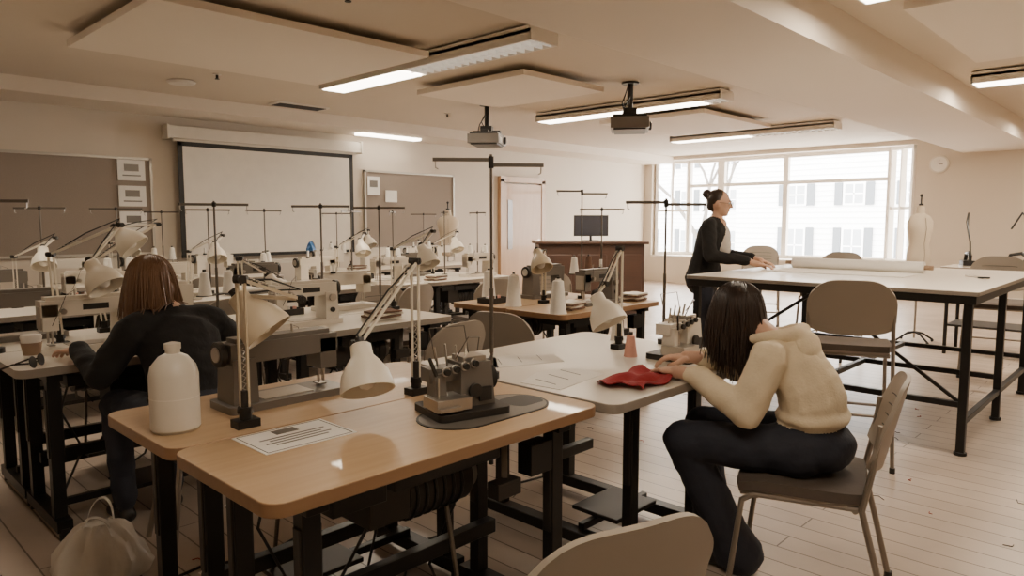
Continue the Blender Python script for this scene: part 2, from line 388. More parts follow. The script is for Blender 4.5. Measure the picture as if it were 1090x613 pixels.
def machine(kb):
    def f(mb):
        mb.prism(rrect(.48,.18,.02),0,.03,kb); mb.box((.0,0,.032),(.2,.12,.004),'steel')
        mb.box((.17,0,.115),(.095,.13,.18),kb,taper=.9); mb.box((0,0,.225),(.43,.10,.08),kb); mb.box((0,0,.273),(.38,.07,.02),kb)
        mb.box((-.175,0,.18),(.07,.10,.13),kb); mb.box((-.214,0,.18),(.006,.08,.11),'steel')
        mb.cyl((-.18,0,.13),(-.18,0,.05),.006,'steel'); mb.cyl((-.16,0,.13),(-.16,0,.045),.005,'steel'); mb.box((-.17,-.01,.04),(.03,.05,.006),'steel')
        mb.cyl((.205,0,.225),(.225,0,.225),.025,'steel'); mb.cyl((.225,0,.225),(.245,0,.225),.05,'dgrey',n=24); mb.cyl((.245,0,.225),(.25,0,.225),.03,'steel',n=20)
        mb.cyl((.17,-.062,.17),(.17,-.08,.17),.024,'steel',n=20); mb.cyl((.17,-.062,.09),(.17,-.075,.09),.016,'dplast')
        mb.cyl((-.12,-.05,.21),(-.12,-.072,.21),.014,'steel'); mb.cyl((-.05,0,.28),(-.05,0,.315),.005,'steel'); mb.cyl((.06,0,.28),(.06,0,.315),.004,'steel')
        mb.box((.03,-.052,.225),(.12,.003,.03),'dgrey'); mb.tube([(-.05,0,.31),(-.1,-.04,.29),(-.13,-.06,.23),(-.17,-.05,.14)],.0015,'ink',4)
        mb.cyl((.12,.05,.275),(.12,.05,.29),.02,'dplast'); mb.cyl((.12,.05,.29),(.12,.05,.35),.012,'cone')
    return f
def serger(kb,kd='dgrey'):
    def f(mb):
        mb.prism(rrect(.34,.28,.03),0,.03,kd); mb.box((.05,.03,.12),(.17,.17,.19),kb,taper=.85); mb.box((-.06,.03,.17),(.2,.09,.06),kb); mb.box((-.12,-.0,.12),(.06,.08,.12),kb,taper=.85)
        mb.box((-.09,-.04,.06),(.16,.14,.05),'steel'); mb.box((.05,.03,.225),(.11,.11,.025),'steel')
        for i in range(4):
            mb.cyl((-.10+.045*i,-.03,.19+.008*i),(-.10+.045*i,-.07,.19+.008*i),.014,'dplast'); mb.cyl((-.10+.045*i,-.045,.19+.008*i),(-.10+.045*i,-.055,.19+.008*i),.02,'steel')
            mb.bar((-.1+.045*i,.03,.2),(-.13+.05*i,.0,.29+.01*(i%2)),.007,.01,'steel')
        for i in range(3): mb.cyl((-.14,-.06+.03*i,.17),(-.14,-.06+.03*i,.07),.004,'steel')
        mb.box((-.12,-.11,.05),(.1,.06,.015),'steel'); mb.bar((-.15,-.06,.18),(-.19,-.08,.26),.01,.014,'dplast')
        mb.cyl((.135,.03,.13),(.165,.03,.13),.055,'dplast',n=20); mb.cyl((.165,.03,.13),(.175,.03,.13),.03,'steel')
        mb.cyl((.03,-.06,.1),(.03,-.075,.1),.03,'dgrey',n=16); mb.box((.08,-.065,.08),(.06,.01,.06),'dplast')
        mb.tube([(-.05,-.04,.24),(0,-.06,.33),(.07,-.03,.32),(.1,.04,.25)],.003,'rod',6); mb.tube([(-.1,.05,.22),(-.12,.07,.36),(.05,.07,.36),(.06,.05,.24)],.003,'rod',6)
    return f
def cone(k,h=.19,r=.045):
    def f(mb,at=(0,0,0)):
        mb.lathe([(r*1.05,0),(r,.008),(r*.97,.012),(r*.62,h*.93),(r*.5,h*.95),(r*.35,h*.96),(r*.33,h)],k,n=20,at=at); a=V(at); mb.cyl(a+V((0,0,h)),a+V((0,0,h+.012)),.01,'dgrey')
    return f
def stand(h,bars,cones=0):
    def f(mb):
        mb.cyl((0,0,0),(0,0,.025),.03,'dgrey',n=16); mb.cyl((0,0,.02),(0,0,h),.0055,'rod'); mb.cyl((0,0,.1),(0,0,.35),.008,'rod')
        for z,a,l0,l1 in bars:
            d=V((math.cos(a),math.sin(a),0)); mb.bar(d*l0+V((0,0,z)),d*l1+V((0,0,z)),.006,.014,'rod'); mb.cyl((0,0,z-.012),(0,0,z+.012),.011,'dgrey')
            for t in(l0,l1):
                if abs(t)>.05: mb.tube([d*t*.95+V((0,0,z)),d*t*.95+V((0,0,z-.03)),d*t*.9+V((0,0,z-.035))],.003,'steel',6)
        if cones:
            mb.box((0,0,.2),(.26,.05,.006),'dgrey')
            for i,s in enumerate((-1,1)): cone('cone' if i<cones else 'fabb',.13,.036)(mb,(s*.09,0,.203))
    return f
def lamp(base,top,elb,shade,sdir,k='lampc',r=.078):
    mb=MB(); b=V(base); O=b.copy()
    top,elb,shade=[V(q)-O for q in(top,elb,shade)]; sd=V(sdir).normalized()
    mb.box((0,0,.012),(.07,.05,.024),'black'); mb.cyl((0,0,.02),(0,0,.06),.018,'black'); mb.cyl((0,0,.05),(0,0,top.z*.25),.011,'dgrey')
    def arm(p,q,w=.012):
        side=(q-p).cross(V((0,0,1))); side=V((1,0,0)) if side.length<1e-4 else side.normalized()
        if abs((q-p).normalized().z)>.95: side=V((.7,-.7,0))
        for s in(-1,1): mb.bar(p+side*s*w,q+side*s*w,.006,.009,k)
        mb.cyl(p-side*.02,p+side*.02,.012,'dgrey'); mb.cyl(q-side*.02,q+side*.02,.012,'dgrey')
        a=p.lerp(q,.12); c=p.lerp(q,.45); n=20
        mb.tube([a.lerp(c,i/n)+V((math.cos(i*2.1),math.sin(i*2.1),0))*.006+V((0,0,.012)) for i in range(n+1)],.0018,'steel',4)
    arm(V((0,0,.05)),top); 
    if (elb-top).length>.02: arm(top,elb)
    neck=shade-sd*.1
    arm(elb,neck,.009)
    R=align(sd)
    mb.lathe([(.026,-.10),(.032,-.095),(.034,-.06),(.05,-.04),(r*.88,-.005),(r,.04),(r*1.0,.05),(r*.95,.05),(r*.82,0),(.045,-.035),(.02,-.05)],k,at=shade,R=R,n=28)
    mb.lathe([(.012,-.05),(.014,-.02),(.028,.0),(.03,.02),(.02,.038),(.004,.045)],'cone',at=shade,R=R,n=14)
    mb.cyl(shade-sd*.12,shade-sd*.1,.014,'dgrey')
    mb.tube([top+V((0,0,.0)),(top+elb)/2+V((0,0,.03)),elb+V((0,0,.03)),(elb+neck)/2+V((0,0,.02)),neck],.003,'dplast',5)
    return mb.done('desk_lamp',O)
Z=.76
inst('ser',serger('grey'),'serger',(1.5,1.655,Z+.004),-.25,.003,.74)
mb=MB()
po=rrect(.5,.24,.12,8); mb.prism(po,0,.003,'dgrey'); mb.prism([(x*.28+.17,y*.5) for x,y in po],.003,.0035,'black'); mb.prism([(x*.97,y*.95) for x,y in po],.003,.0032,'grey'); mb.done('machine_bed_plate',(1.56,1.61,Z),0)  # black oval painted for the shaded opening; no hole is cut
inst('mg',machine('grey'),'sewing_machine',(1.18,2.22,Z),PI,.006,(.9,.95,.82))
inst('st1',stand(.86,[(.82,-.75,-.0,.2),(.84,2.39,-.0,.22)]),'thread_stand',(1.91,1.935,Z))
lamp((.945,2.0,Z),(.945,2.0,1.2),(1.12,1.97,1.13),(1.01,2.03,1.07),(.45,-.5,-.8),'lampb')
lamp((1.55,1.95,Z),(1.55,1.95,1.23),(1.24,1.85,.99),(1.22,1.78,.905),(-.15,-.45,-.85),'lampc',.082)
lamp((2.78,1.95,Z),(2.78,1.95,1.24),(2.66,1.95,1.08),(2.6,1.9,.95),(.0,-.5,-.8),'lampc',.085)
inst('ser2',serger('cream'),'serger',(2.80,1.62,Z),0,.003,.8)
inst('st2',stand(.72,[(.69,-.75,-.0,.2),(.7,2.39,-.0,.2)]),'thread_stand',(3.05,1.87,Z))
inst('cp',cone('pink',.1,.03),'thread_cone',(2.66,1.80,Z)); inst('cw',cone('cone'),'thread_cone',(2.98,2.1,Z),0,0,.8)
mb=MB(); mb.lathe([(.06,0),(.068,.01),(.068,.165),(.062,.19),(.04,.218),(.02,.228),(.02,.24),(.023,.24),(.023,.256),(.008,.26)],'cream',n=28); mb.cyl((0,0,.1),(0,0,.102),.0685,'trim',n=28); mb.done('plastic_bottle',(.79,2.12,Z))
mb=MB(); mb.box((0,0,.001),(.28,.2,.002),'paper'); mb.box((0,.06,.0025),(.07,.04,.001),'grey')
for i in range(4): mb.box((0,.015-.02*i,.0025),(.2-.04*(i%2),.006,.001),'grey')
for s in(-1,1): mb.box((0,s*.092,.0025),(.26,.0015,.001),'ink'); mb.box((s*.13,0,.0025),(.0015,.184,.001),'ink')
mb.done('laminated_sign',(1.0,1.81,Z),0)
mb=MB()
def rf(u,v): return (-.17+.34*u+.02*math.sin(7*v),-.1+.2*v+.015*math.sin(9*u),.014+.008*math.sin(11*u+3*v)+.005*math.sin(17*v))
mb.sheet(rf,20,14,.004,'red'); mb.done('red_fabric',(2.27,1.49,Z+.001),.1)
for (x,y,r) in((2.1,1.75,.2),(2.25,2.1,-.3),(2.05,2.2,.9)):
    mb=MB(); mb.prism([(-.18,-.1),(.15,-.12),(.2,.05),(.02,.12),(-.16,.08)],0,.002,'paper')
    for i in range(3): mb.bar((-.12+.1*i,-.05,.0025),(-.08+.1*i,.06,.0025),.002,.001,'ink')
    mb.done('paper_pattern',(x,y,Z),r)
mb=MB(); mb.tube([(0,0,.007),(.12,.02,.008),(.2,.0,.007),(.3,.05,.008)],.006,'dplast',6); mb.done('seam_ripper',(1.95,2.15,Z),.2)
def put_m(x,y,k,rz=0,sc=.92): inst('m'+k,machine(k),'sewing_machine',(x,y,Z),rz,0,sc)
lamp((.95,3.95,Z),(.93,3.95,1.21),(1.18,3.75,1.35),(1.06,3.66,1.1),(.3,-.5,-.8),'lampc',.085)
lamp((1.25,4.3,Z),(1.2,4.3,1.15),(1.55,4.3,1.35),(1.36,4.2,1.26),(.5,-.4,-.7),'lampc',.085)
put_m(1.03,3.8,'cream'); put_m(1.5,4.25,'cream',PI); put_m(.85,4.35,'grey',PI)
inst('st3',stand(.72,[(.7,-.75,-.18,.18)]),'thread_stand',(.70,3.97,Z)); inst('st5',stand(.72,[(.7,-.75,-.18,.18)],2),'thread_stand',(1.72,3.93,Z),.4); inst('st3',None,'thread_stand',(2.4,3.95,Z))
mb=MB(); mb.lathe([(.028,0),(.04,.1),(.041,.1),(.042,.11),(.038,.118)],'paper',n=20); mb.lathe([(.0325,.03),(.041,.085)],'cup',n=20,caps=False); mb.done('coffee_cup',(.76,3.62,Z),0)
mb=MB()
for s in(-1,1): mb.lathe([(.024,0),(.026,.004)],'dplast',at=(s*.032,0,.027),R=align((0,-1,.2)),n=16); mb.tube([(s*.058,0,.027),(s*.06,.06,.024),(s*.055,.11,.005)],.004,'dplast',5)
mb.cyl((-.01,0,.024),(.01,0,.024),.003,'dplast'); mb.done('sunglasses',(.74,3.46,Z),.9)
put_m(2.15,3.75,'cream'); put_m(2.75,4.25,'cream',PI)
lamp((1.88,3.98,Z),(1.88,3.98,1.15),(2.1,3.9,1.0),(2.05,3.85,.97),(.3,-.6,-.7),'lampc')
lamp((2.95,3.95,Z),(2.95,3.95,1.18),(3.1,3.7,1.3),(3.0,3.65,1.12),(.0,-.5,-.8),'lampc')
inst('st3',None,'thread_stand',(2.95,4.1,Z))
for x,y in((3.85,3.93),(3.68,3.5),(3.58,3.0)): inst('cw2',cone('cone',.23,.058),'thread_cone',(x-.0,y,Z))
for x,y,k,r in((4.2,3.15,'grey',0),(4.3,3.75,'grey',PI)): put_m(x,y,k,r)
lamp((3.95,3.45,Z),(3.95,3.45,1.15),(3.8,3.35,1.1),(3.72,3.28,1.08),(-.2,-.5,-.8),'lampb')
inst('st4',stand(.85,[(.82,-.75,-.0,.2),(.84,2.39,-.0,.2)],1),'thread_stand',(4.4,3.45,Z)); inst('st3',None,'thread_stand',(4.62,3.42,Z))
for i,x in enumerate((1.1,1.6,2.3,2.8,3.7,4.2,4.9,5.4)):
    put_m(x,5.68 if i%2 else 6.2,'cream' if i%3 else 'grey',0 if i%2 else PI)
    inst('st5' if i%2 else 'st3',None,'thread_stand',(x+.25,5.95,Z),.3*i)
    if i%2==0: lamp((x+.08,5.95,Z),(x+.08,5.95,1.12),(x+.3,5.8,1.25),(x+.2,5.7,1.1),(-.1,-.5,-.8),'lampc')
for i,x in enumerate((1.9,2.6,3.3,4.7,5.4,6.1,6.6)):
    put_m(x,7.60,'cream',PI); 
    if i%2: inst('st5',None,'thread_stand',(x+.25,7.78,Z))
    if i%3==1: lamp((x-.25,7.78,Z),(x-.25,7.78,1.15),(x-.1,7.6,1.25),(x-.15,7.5,1.1),(0,-.5,-.8),'lampc')
def pile(k1,k2):
    def f(mb):
        for i in range(4):
            mb.sheet(lambda u,v:(-.1+.2*u+.01*math.sin(5*v+i),-.07+.14*v+.01*math.sin(6*u+i*2),.01+.014*i+.003*math.sin(9*u+i)*math.sin(7*v)),8,6,.011,k1 if i%2 else k2)
    return f
for i,(x,y) in enumerate(((1.6,3.58),(2.6,3.6),(3.8,3.08),(2.2,5.6),(3.4,5.6),(4.72,5.6),(2.95,7.5),(5.05,7.5),(4.58,3.08))):
    inst('pile%d'%(i%3),pile(('fabw','fabb','cream')[i%3],('cream','fabw','fabb')[i%3]),'folded_fabric',(x,y,Z),.1*(i%3))
def tray(mb):
    mb.prism(rrect(.2,.14,.02),0,.006,'dgrey')
    for s in(-1,1): mb.box((s*.097,0,.02),(.006,.14,.04),'dgrey'); mb.box((0,s*.067,.02),(.2,.006,.04),'dgrey')
    for i in range(5): mb.cyl((-.07+.035*i,.02*(i%2),.006),(-.07+.035*i,.02*(i%2),.05),.012,('cone','pink','fabb')[i%3])
for i,(x,y) in enumerate(((2.3,4.25),(3.72,3.75),(1.68,6.28),(4.3,6.28),(2.9,7.5) if False else (3.0,7.68))): inst('tray',tray,'bobbin_tray',(x,y,Z),.1*i)
def chair(h,stool=False):
    def f(mb):
        def sf(u,v):
            x=-.225+.45*u; y=-.2+.42*v; rr=1-.1*(abs(2*v-1)**4)
            return (x*rr,y*(1-.06*abs(2*u-1)**3),h-.012*math.sin(PI*u)*math.sin(PI*v)+( -.02*max(0,v-.8)/.2))
        mb.sheet(sf,12,12,.035,'seat'); mb.sheet(lambda u,v:(lambda p:(p[0]*.97,p[1]*.97,p[2]-.024))(sf(u,v)),8,8,.012,'plast')
        def bf(u,v):
            t=2*u-1; w=.225*(1-.10*max(0,(v-.6)/.4)**2-.12*max(0,(.25-v)/.25)**2)
            zt=h+.08+.31*v-(.07*abs(t)**4*max(0,v-.5)*2)+(.03*abs(t)**3*max(0,.3-v)*3)
            return (t*w,-.2-.07*v-.045*(1-t*t),zt)
        mb.sheet(bf,16,12,.014,'plast')
        for i in range(5):
            v=.2+.13*i; mb.tube([tuple(V(bf(u/8*.6+.2,v))+V((0,.009,0))) for u in range(9)],.002,'dgrey',4)
        for s in(-1,1):
            mb.tube([(s*.215,-.235,h+.26),(s*.215,-.215,h+.1),(s*.222,-.19,h-.03),(s*.225,-.24,h*.5),(s*.235,-.29,.01)],.011,'ctube',8)
            mb.tube([(s*.2,-.18,h-.035),(s*.215,.15,h-.035),(s*.22,.19,h-.06),(s*.235,.235,.01)],.011,'ctube',8)
            mb.cyl((s*.235,-.29,0),(s*.235,-.29,.03),.015,'dplast'); mb.cyl((s*.235,.235,0),(s*.235,.235,.03),.015,'dplast')
            if stool: mb.cyl((s*.23,-.265,.22),(s*.23,.22,.22),.009,'ctube')
        mb.cyl((-.21,.14,h-.04),(.21,.14,h-.04),.01,'ctube'); mb.cyl((-.21,-.17,h-.04),(.21,-.17,h-.04),.01,'ctube')
        if stool: mb.cyl((-.23,.22,.25),(.23,.22,.25),.009,'ctube'); mb.cyl((-.23,-.265,.3),(.23,-.265,.3),.009,'ctube')
    return f
def ch(x,y,rz): inst('ch',chair(.45),'chair',(x,y,0),rz)
def stl(x,y,rz): inst('stl',chair(.66,True),'bar_stool',(x,y,0),rz)
ch(2.58,.97,.29); ch(1.12,.96,-.32)
ch(2.48,3.05,.1)
ch(2.2,5.05,0); ch(3.7,4.95,.2); ch(4.7,4.9,-.2); ch(3.4,4.55,2.9); ch(3.2,3.0,-1.3); ch(1.2,6.9,0.1)
ch(5.5,4.6,2.6); ch(5.2,7.0,.2); ch(2.9,7.0,-.1)
stl(4.33,1.42,-1.2)
stl(7.35,2.6,1.5); stl(7.4,1.2,1.7); stl(6.0,.35,.1); stl(8.6,3.9,2)
mb=MB(); L=1.85;W=2.2; zt=.97
mb.prism(rrect(W,L,.015),zt-.025,zt,'wtop','wedge'); mb.box((0,0,zt-.05),(W-.03,L-.03,.05),'black')
for x in(-W/2+.07,0,W/2-.07):
    for y in(-L/2+.06,L/2-.06):
        mb.box((x,y,(zt-.05)/2),(.045,.045,zt-.05),'black'); mb.cyl((x,y,0),(x,y,.02),.035,'black')
    mb.box((x,0,.3),(.035,L-.12,.035),'black')
for y in(-L/2+.06,0,L/2-.06): mb.box((0,y,.2 if y else .3),(W-.14,.035,.035),'black')
mb.bar((-W/2+.07,-L/2+.06,.3),(-W/2+.07,0,zt-.06),.02,.02,'black'); mb.bar((-W/2+.07,L/2-.06,.3),(-W/2+.07,0,zt-.06),.02,.02,'black')
mb.done('cutting_table',(4.68+W/2,.84+L/2,0),0,.003)
mb=MB(); mb.cyl((0,-.5,.045),(0,.5,.045),.045,'paper',n=24); mb.cyl((0,-.56,.045),(0,.56,.045),.018,'cup'); mb.sheet(lambda u,v:(-.045-.5*u,-.5+v,.003),4,4,.002,'paper'); mb.done('paper_roll',(6.05,1.95,.97))
mb=MB(); mb.cyl((-.1,0,.007),(.1,0,.007),.006,'steel'); mb.lathe([(.02,0),(.02,.01)],'dplast',at=(-.12,.02,.002)); mb.lathe([(.02,0),(.02,.01)],'dplast',at=(-.12,-.02,.002)); mb.done('scissors',(5.9,1.1,.97),.7)
mb=MB(); mb.prism(rrect(1.3,.6,.02),.87,.9,'wtop','wedge')
for x in(-.58,.58):
    for y in(-.25,.25): mb.cyl((x,y,0),(x,y,.87),.018,'black')
mb.box((0,0,.3),(1.16,.5,.02),'dgrey'); mb.done('side_table',(8.6,1.2,0),1.57)
def iron(kb):
    def f(mb):
        pts=[(-.1,-.05),(-.1,.05),(.02,.055),(.09,.03),(.13,0),(.09,-.03),(.02,-.055)]
        mb.prism(pts,0,.012,'steel'); mb.prism([(x*.92,y*.9) for x,y in pts],.012,.05,kb); mb.tube([(.06,0,.05),(.04,0,.1),(-.05,0,.115),(-.09,0,.09),(-.08,0,.05)],.014,'dplast',8); mb.tube([(-.09,0,.09),(-.2,.03,.2),(-.15,.05,.35),(-.05,.02,.42),(.05,0,.3)],.007,'dplast',6)
    return f
inst('ir1',iron('dplast'),'clothes_iron',(8.5,1.65,.9),.4,0,1.3); inst('ir2',iron('grey'),'clothes_iron',(8.55,1.25,.9),1.0,0,1.3); inst('ir1',None,'clothes_iron',(8.7,.85,.9),2)
mb=MB(); mb.prism([(-.6,-.17),(-.6,.17),(.4,.17),(.62,.08),(.68,0),(.62,-.08),(.4,-.17)],.84,.88,'cream'); 
mb.tube([(-.4,-.15,.02),(.35,.1,.84)],.012,'steel'); mb.tube([(-.4,.15,.02),(.35,-.1,.84)],.012,'steel'); mb.tube([(.4,-.15,.02),(-.35,.1,.84)],.012,'steel'); mb.tube([(.4,.15,.02),(-.35,-.1,.84)],.012,'steel')
mb.cyl((-.4,-.17,.015),(-.4,.17,.015),.014,'steel'); mb.cyl((.4,-.17,.015),(.4,.17,.015),.014,'steel')
mb.done('ironing_board',(4.7,8.45,0))
mb=MB(); pts=[(-.1,-.05),(-.1,.05),(.02,.055),(.09,.03),(.13,0),(.09,-.03),(.02,-.055)]; R=Euler((0,-PI/2,0)).to_matrix().to_4x4()
mb.prism(pts,0,.012,'steel',R=R,at=(0,0,.1)); mb.prism([(x*.9,y*.9) for x,y in pts],.012,.08,'blue',R=R,at=(0,0,.1)); mb.tube([(-.07,0,.16),(-.13,0,.13),(-.13,0,.05),(-.07,0,.02)],.014,'blue'); mb.done('clothes_iron',(5.0,8.45,.88),.5)
def form(mb):
    P=[(.02,.82,1),(.12,.84,.8),(.16,.92,.72),(.155,1.0,.7),(.125,1.1,.75),(.14,1.2,.8),(.165,1.28,.72),(.17,1.36,.6),(.13,1.42,.55),(.06,1.45,.8),(.05,1.5,1),(.045,1.53,1),(.02,1.54,1)]
    rg=[[V((r*math.cos(a*2*PI/24),r*s*math.sin(a*2*PI/24),z)) for a in range(24)] for r,z,s in P]
    mb.rings(rg,'linen'); mb.cyl((0,0,.05),(0,0,.83),.014,'steel'); mb.cyl((0,0,1.54),(0,0,1.56),.03,'dplast'); mb.cyl((0,0,1.56),(0,0,1.64),.01,'dplast'); mb.sph((0,0,1.65),.02,'dplast')
    for i in range(4):
        a=i*PI/2; mb.tube([(0,0,.12),(.12*math.cos(a),.12*math.sin(a),.1),(.26*math.cos(a),.26*math.sin(a),.03)],.012,'black')
        mb.sph((.26*math.cos(a),.26*math.sin(a),.02),.02,'dplast')
    mb.tube([(.0,-.115,.86),(0,-.12,1.0),(0,-.1,1.12),(0,-.13,1.28),(0,-.1,1.4)],.002,'dgrey',4)
inst('df',form,'dress_form',(8.9,2.2,0),-.7,0,(.85,.85,1)); inst('df',None,'dress_form',(7.3,8.35,0),-.7)
mb=MB(); mb.box((0,0,.52),(1.5,.6,1.04),'desk'); mb.box((0,0,1.06),(1.6,.7,.04),'desk')
for i in range(3): mb.box((-.5+.5*i,-.305,.5),(.42,.02,.8),'desk')
mb.done('podium_desk',(8.2,6.3,0),-.75,.01)
mb=MB(); mb.box((0,0,.22),(.5,.03,.3),'dplast'); mb.box((0,-.017,.22),(.46,.004,.26),'lens'); mb.cyl((0,.02,.01),(0,.02,.15),.02,'dplast'); mb.prism(rrect(.22,.16,.04),0,.012,'dplast'); mb.done('monitor',(8.25,6.3,1.08),-.75)
mb=MB(); mb.prism(rrect(1.4,.7,.02),.72,.76,'doorw')
for x in(-.6,.6): mb.box((x,0,.36),(.04,.6,.72),'desk')
mb.done('office_desk',(10.2,7.6,0),-.3)
# crumpled carrier bag: pleated sack gathered at the mouth with two thin strap handles
mb=MB(); rg=[]
for z,r,pl_ in((.003,.10,.02),(.02,.135,.06),(.06,.15,.10),(.11,.145,.14),(.16,.12,.20),(.20,.085,.30),(.225,.06,.38),(.235,.045,.4)):
    ring=[]
    for j in range(56):
        a=2*PI*j/56; q=V((math.cos(a)*2.2,math.sin(a)*2.2,z*11))
        rr=r*(1+pl_*.45*math.sin(a*9+z*20)+.22*NZ.noise(q)); ring.append(V((rr*math.cos(a)*1.1,rr*math.sin(a)*.85,z+(.012*NZ.noise(q*2) if z>.01 else 0))))
    rg.append(ring)
mb.rings(rg,'bag')
def strap(x,y,w,h,tilt):
    mb.sheet(lambda u,v:(x-w*math.cos(PI*u)*.5,y+tilt*math.sin(PI*u)+.022*(v-.5),.215+h*math.sin(PI*u)),14,2,.002,'bag')
strap(0,.02,.09,.09,.05); strap(0,-.02,.09,.07,-.06)
mb.done('plastic_bag',(.79,2.92,0),-.5)
mb=MB()
for i in range(80):
    x=random.uniform(.3,6); y=random.uniform(-.5,3.3); a=random.uniform(0,6.3); l=random.uniform(.02,.05); r=.002
    mb.tube([(x,y,.002),(x+l*math.cos(a),y+l*math.sin(a),.002),(x+l*math.cos(a)+l*.7*math.cos(a+1.3),y+l*math.sin(a)+l*.7*math.sin(a+1.3),.002)],r,'ink' if i%3 else 'red',4)
for i in range(16):
    x=random.uniform(.3,3.5); y=random.uniform(2.5,3.4); s=random.uniform(.015,.035); mb.prism([(x,y),(x+s,y+.3*s),(x+.8*s,y+s),(x-.2*s,y+.7*s)],.001,.003,'paper')
mb.done('thread_scraps')
mb=MB(); mb.tube([(1.5,2.0,.012),(1.8,2.3,.008),(2.1,2.25,.008),(2.4,2.5,.008),(2.9,2.4,.008),(3.3,2.7,.008)],.006,'dplast',6); mb.tube([(.8,2.7,.008),(1.1,2.75,.008),(1.3,2.65,.008),(1.6,2.75,.008)],.006,'dplast',6); mb.done('power_cables')

# ---------------- people ----------------
def cap(p1,p2,r1,r2,k,sx=1): return ('c',V(p1),V(p2),r1,r2,k,sx)
def ell(c,r,k,R=None): return ('e',V(c),V(r),R.to_3x3() if R is not None else Matrix.Identity(3),k)
def blob(name,parts,vox,it,parent,noise=0):
    bm=bmesh.new()
    for q in parts:
        if q[0]=='c':
            _,p1,p2,r1,r2,k,sx=q; d=p2-p1
            if d.length<1e-5: d=V((0,0,1e-4))
            R=align(d).to_3x3(); n=16; rings=[]
            for e,(p,r,s) in enumerate(((p1,r1,-1),(p2,r2,1))):
                aa=[-80,-55,-30,0] if s<0 else [0,30,55,80]
                for a in aa:
                    a=math.radians(a); rings.append([p+(lambda o:V((o.x*sx,o.y,o.z)))(R@V((r*math.cos(a)*math.cos(2*PI*j/n),r*math.cos(a)*math.sin(2*PI*j/n),r*math.sin(a)))) for j in range(n)])
            vr=[[bm.verts.new(x) for x in rr] for rr in rings]
            for i in range(len(vr)-1):
                for j in range(n): bm.faces.new((vr[i][j],vr[i][(j+1)%n],vr[i+1][(j+1)%n],vr[i+1][j]))
            bm.faces.new(list(reversed(vr[0]))); bm.faces.new(vr[-1])
        else:
            o=bmesh.ops.create_icosphere(bm,subdivisions=3,radius=1)['verts']
            for v in o: v.co=q[3]@V((v.co.x*q[2].x,v.co.y*q[2].y,v.co.z*q[2].z))+q[1]
    bmesh.ops.recalc_face_normals(bm,faces=bm.faces)
    me=bpy.data.meshes.new(name+'_src'); bm.to_mesh(me); bm.free()
    o=bpy.data.objects.new(name+'_src',me); SC.objects.link(o)
    m=o.modifiers.new('r','REMESH'); m.mode='VOXEL'; m.voxel_size=vox
    if it: s=o.modifiers.new('s','SMOOTH'); s.factor=.5; s.iterations=it
    bpy.context.view_layer.update(); dg=bpy.context.evaluated_depsgraph_get()
    me2=bpy.data.meshes.new_from_object(o.evaluated_get(dg)); me2.name=name
    bpy.data.objects.remove(o)
    keys=[]
    for q in parts:
        k=q[5] if q[0]=='c' else q[4]
        if k not in keys: keys.append(k)
    me2.materials.clear()
    for k in keys: me2.materials.append(M[k])
    nf=len(me2.polygons)
    idx=np.zeros(nf,np.int32)
    if len(keys)>1:
        c=np.empty(nf*3,np.float32); me2.polygons.foreach_get('center',c); c=c.reshape(-1,3).astype(np.float64)
        best=np.full(nf,1e9)
        for q in parts:
            if q[0]=='c':
                _,p1,p2,r1,r2,k,sx=q
                sv=np.array([1/sx,1,1]); a=np.array(p1)*sv; b=np.array(p2)*sv; X=c*sv-a; ab=b-a
                t=np.clip(X@ab/max(1e-9,ab@ab),0,1); dd=np.linalg.norm(X-t[:,None]*ab,axis=1)-(r1+(r2-r1)*t)
            else:
                l=(c-np.array(q[1]))@np.array(q[3]); r=np.array(q[2]); dd=(np.linalg.norm(l/r,axis=1)-1)*r.min(); k=q[4]
            mk=dd<best; best[mk]=dd[mk]; idx[mk]=keys.index(k)
        me2.polygons.foreach_set('material_index',idx)
    if noise:
        n=len(me2.vertices); co=np.empty(n*3,np.float32); me2.vertices.foreach_get('co',co); co=co.reshape(-1,3)
        no=np.empty(n*3,np.float32); me2.vertices.foreach_get('normal',no); no=no.reshape(-1,3)
        cloth=np.array([1.0 if k in('hood','jean','blackc','blouse') else 0.0 for k in keys])
        vm=np.zeros(n); ls=np.empty(nf,np.int32); me2.polygons.foreach_get('loop_start',ls); lv=np.empty(len(me2.loops),np.int32); me2.loops.foreach_get('vertex_index',lv)
        for j in range(3): vm[lv[ls+j]]=cloth[idx]
        x,y,z=co.T
        w=noise*vm*(np.sin(z*42+x*25+np.sin(y*30)*2)*.6+np.sin(y*55-z*30+x*18)*.4+np.sin(z*95+y*60+np.sin(x*40)*1.5)*.3)
        co=co+no*w[:,None]; me2.vertices.foreach_set('co',co.astype(np.float32).ravel())
    me2.polygons.foreach_set('use_smooth',np.ones(nf,bool)); me2.update()
    ob=bpy.data.objects.new(name,me2); SC.objects.link(ob); ob.parent=parent; return ob
def T(parts,Mx):
    out=[]; R=Mx.to_3x3()
    for q in parts:
        if q[0]=='c': out.append(('c',Mx@q[1],Mx@q[2],*q[3:]))
        else: out.append(('e',Mx@q[1],q[2],R@q[3],q[4]))
    return out
def head(hk,style):
    P=[ell((0,-.01,.02),(.072,.090,.096),'skin'),ell((0,.03,-.05),(.052,.058,.056),'skin'),ell((0,.062,-.088),(.024,.022,.02),'skin'),
       cap((0,.088,.012),(0,.106,-.022),.007,.012,'skin'),ell((0,.084,-.052),(.022,.010,.008),'lips'),
       ell((-.074,-.005,-.005),(.011,.018,.028),'skin'),ell((.074,-.005,-.005),(.011,.018,.028),'skin'),ell((0,.05,.01),(.058,.045,.05),'skin'),
       ell((0,-.030,.038),(.079,.087,.087),hk)]
    if style=='bun': P+=[ell((0,-.125,.07),(.042,.038,.042),hk),ell((0,-.06,-.02),(.058,.05,.06),hk)]
    else: P+=[ell((0,-.055,-.02),(.074,.05,.075),hk)]
    return P
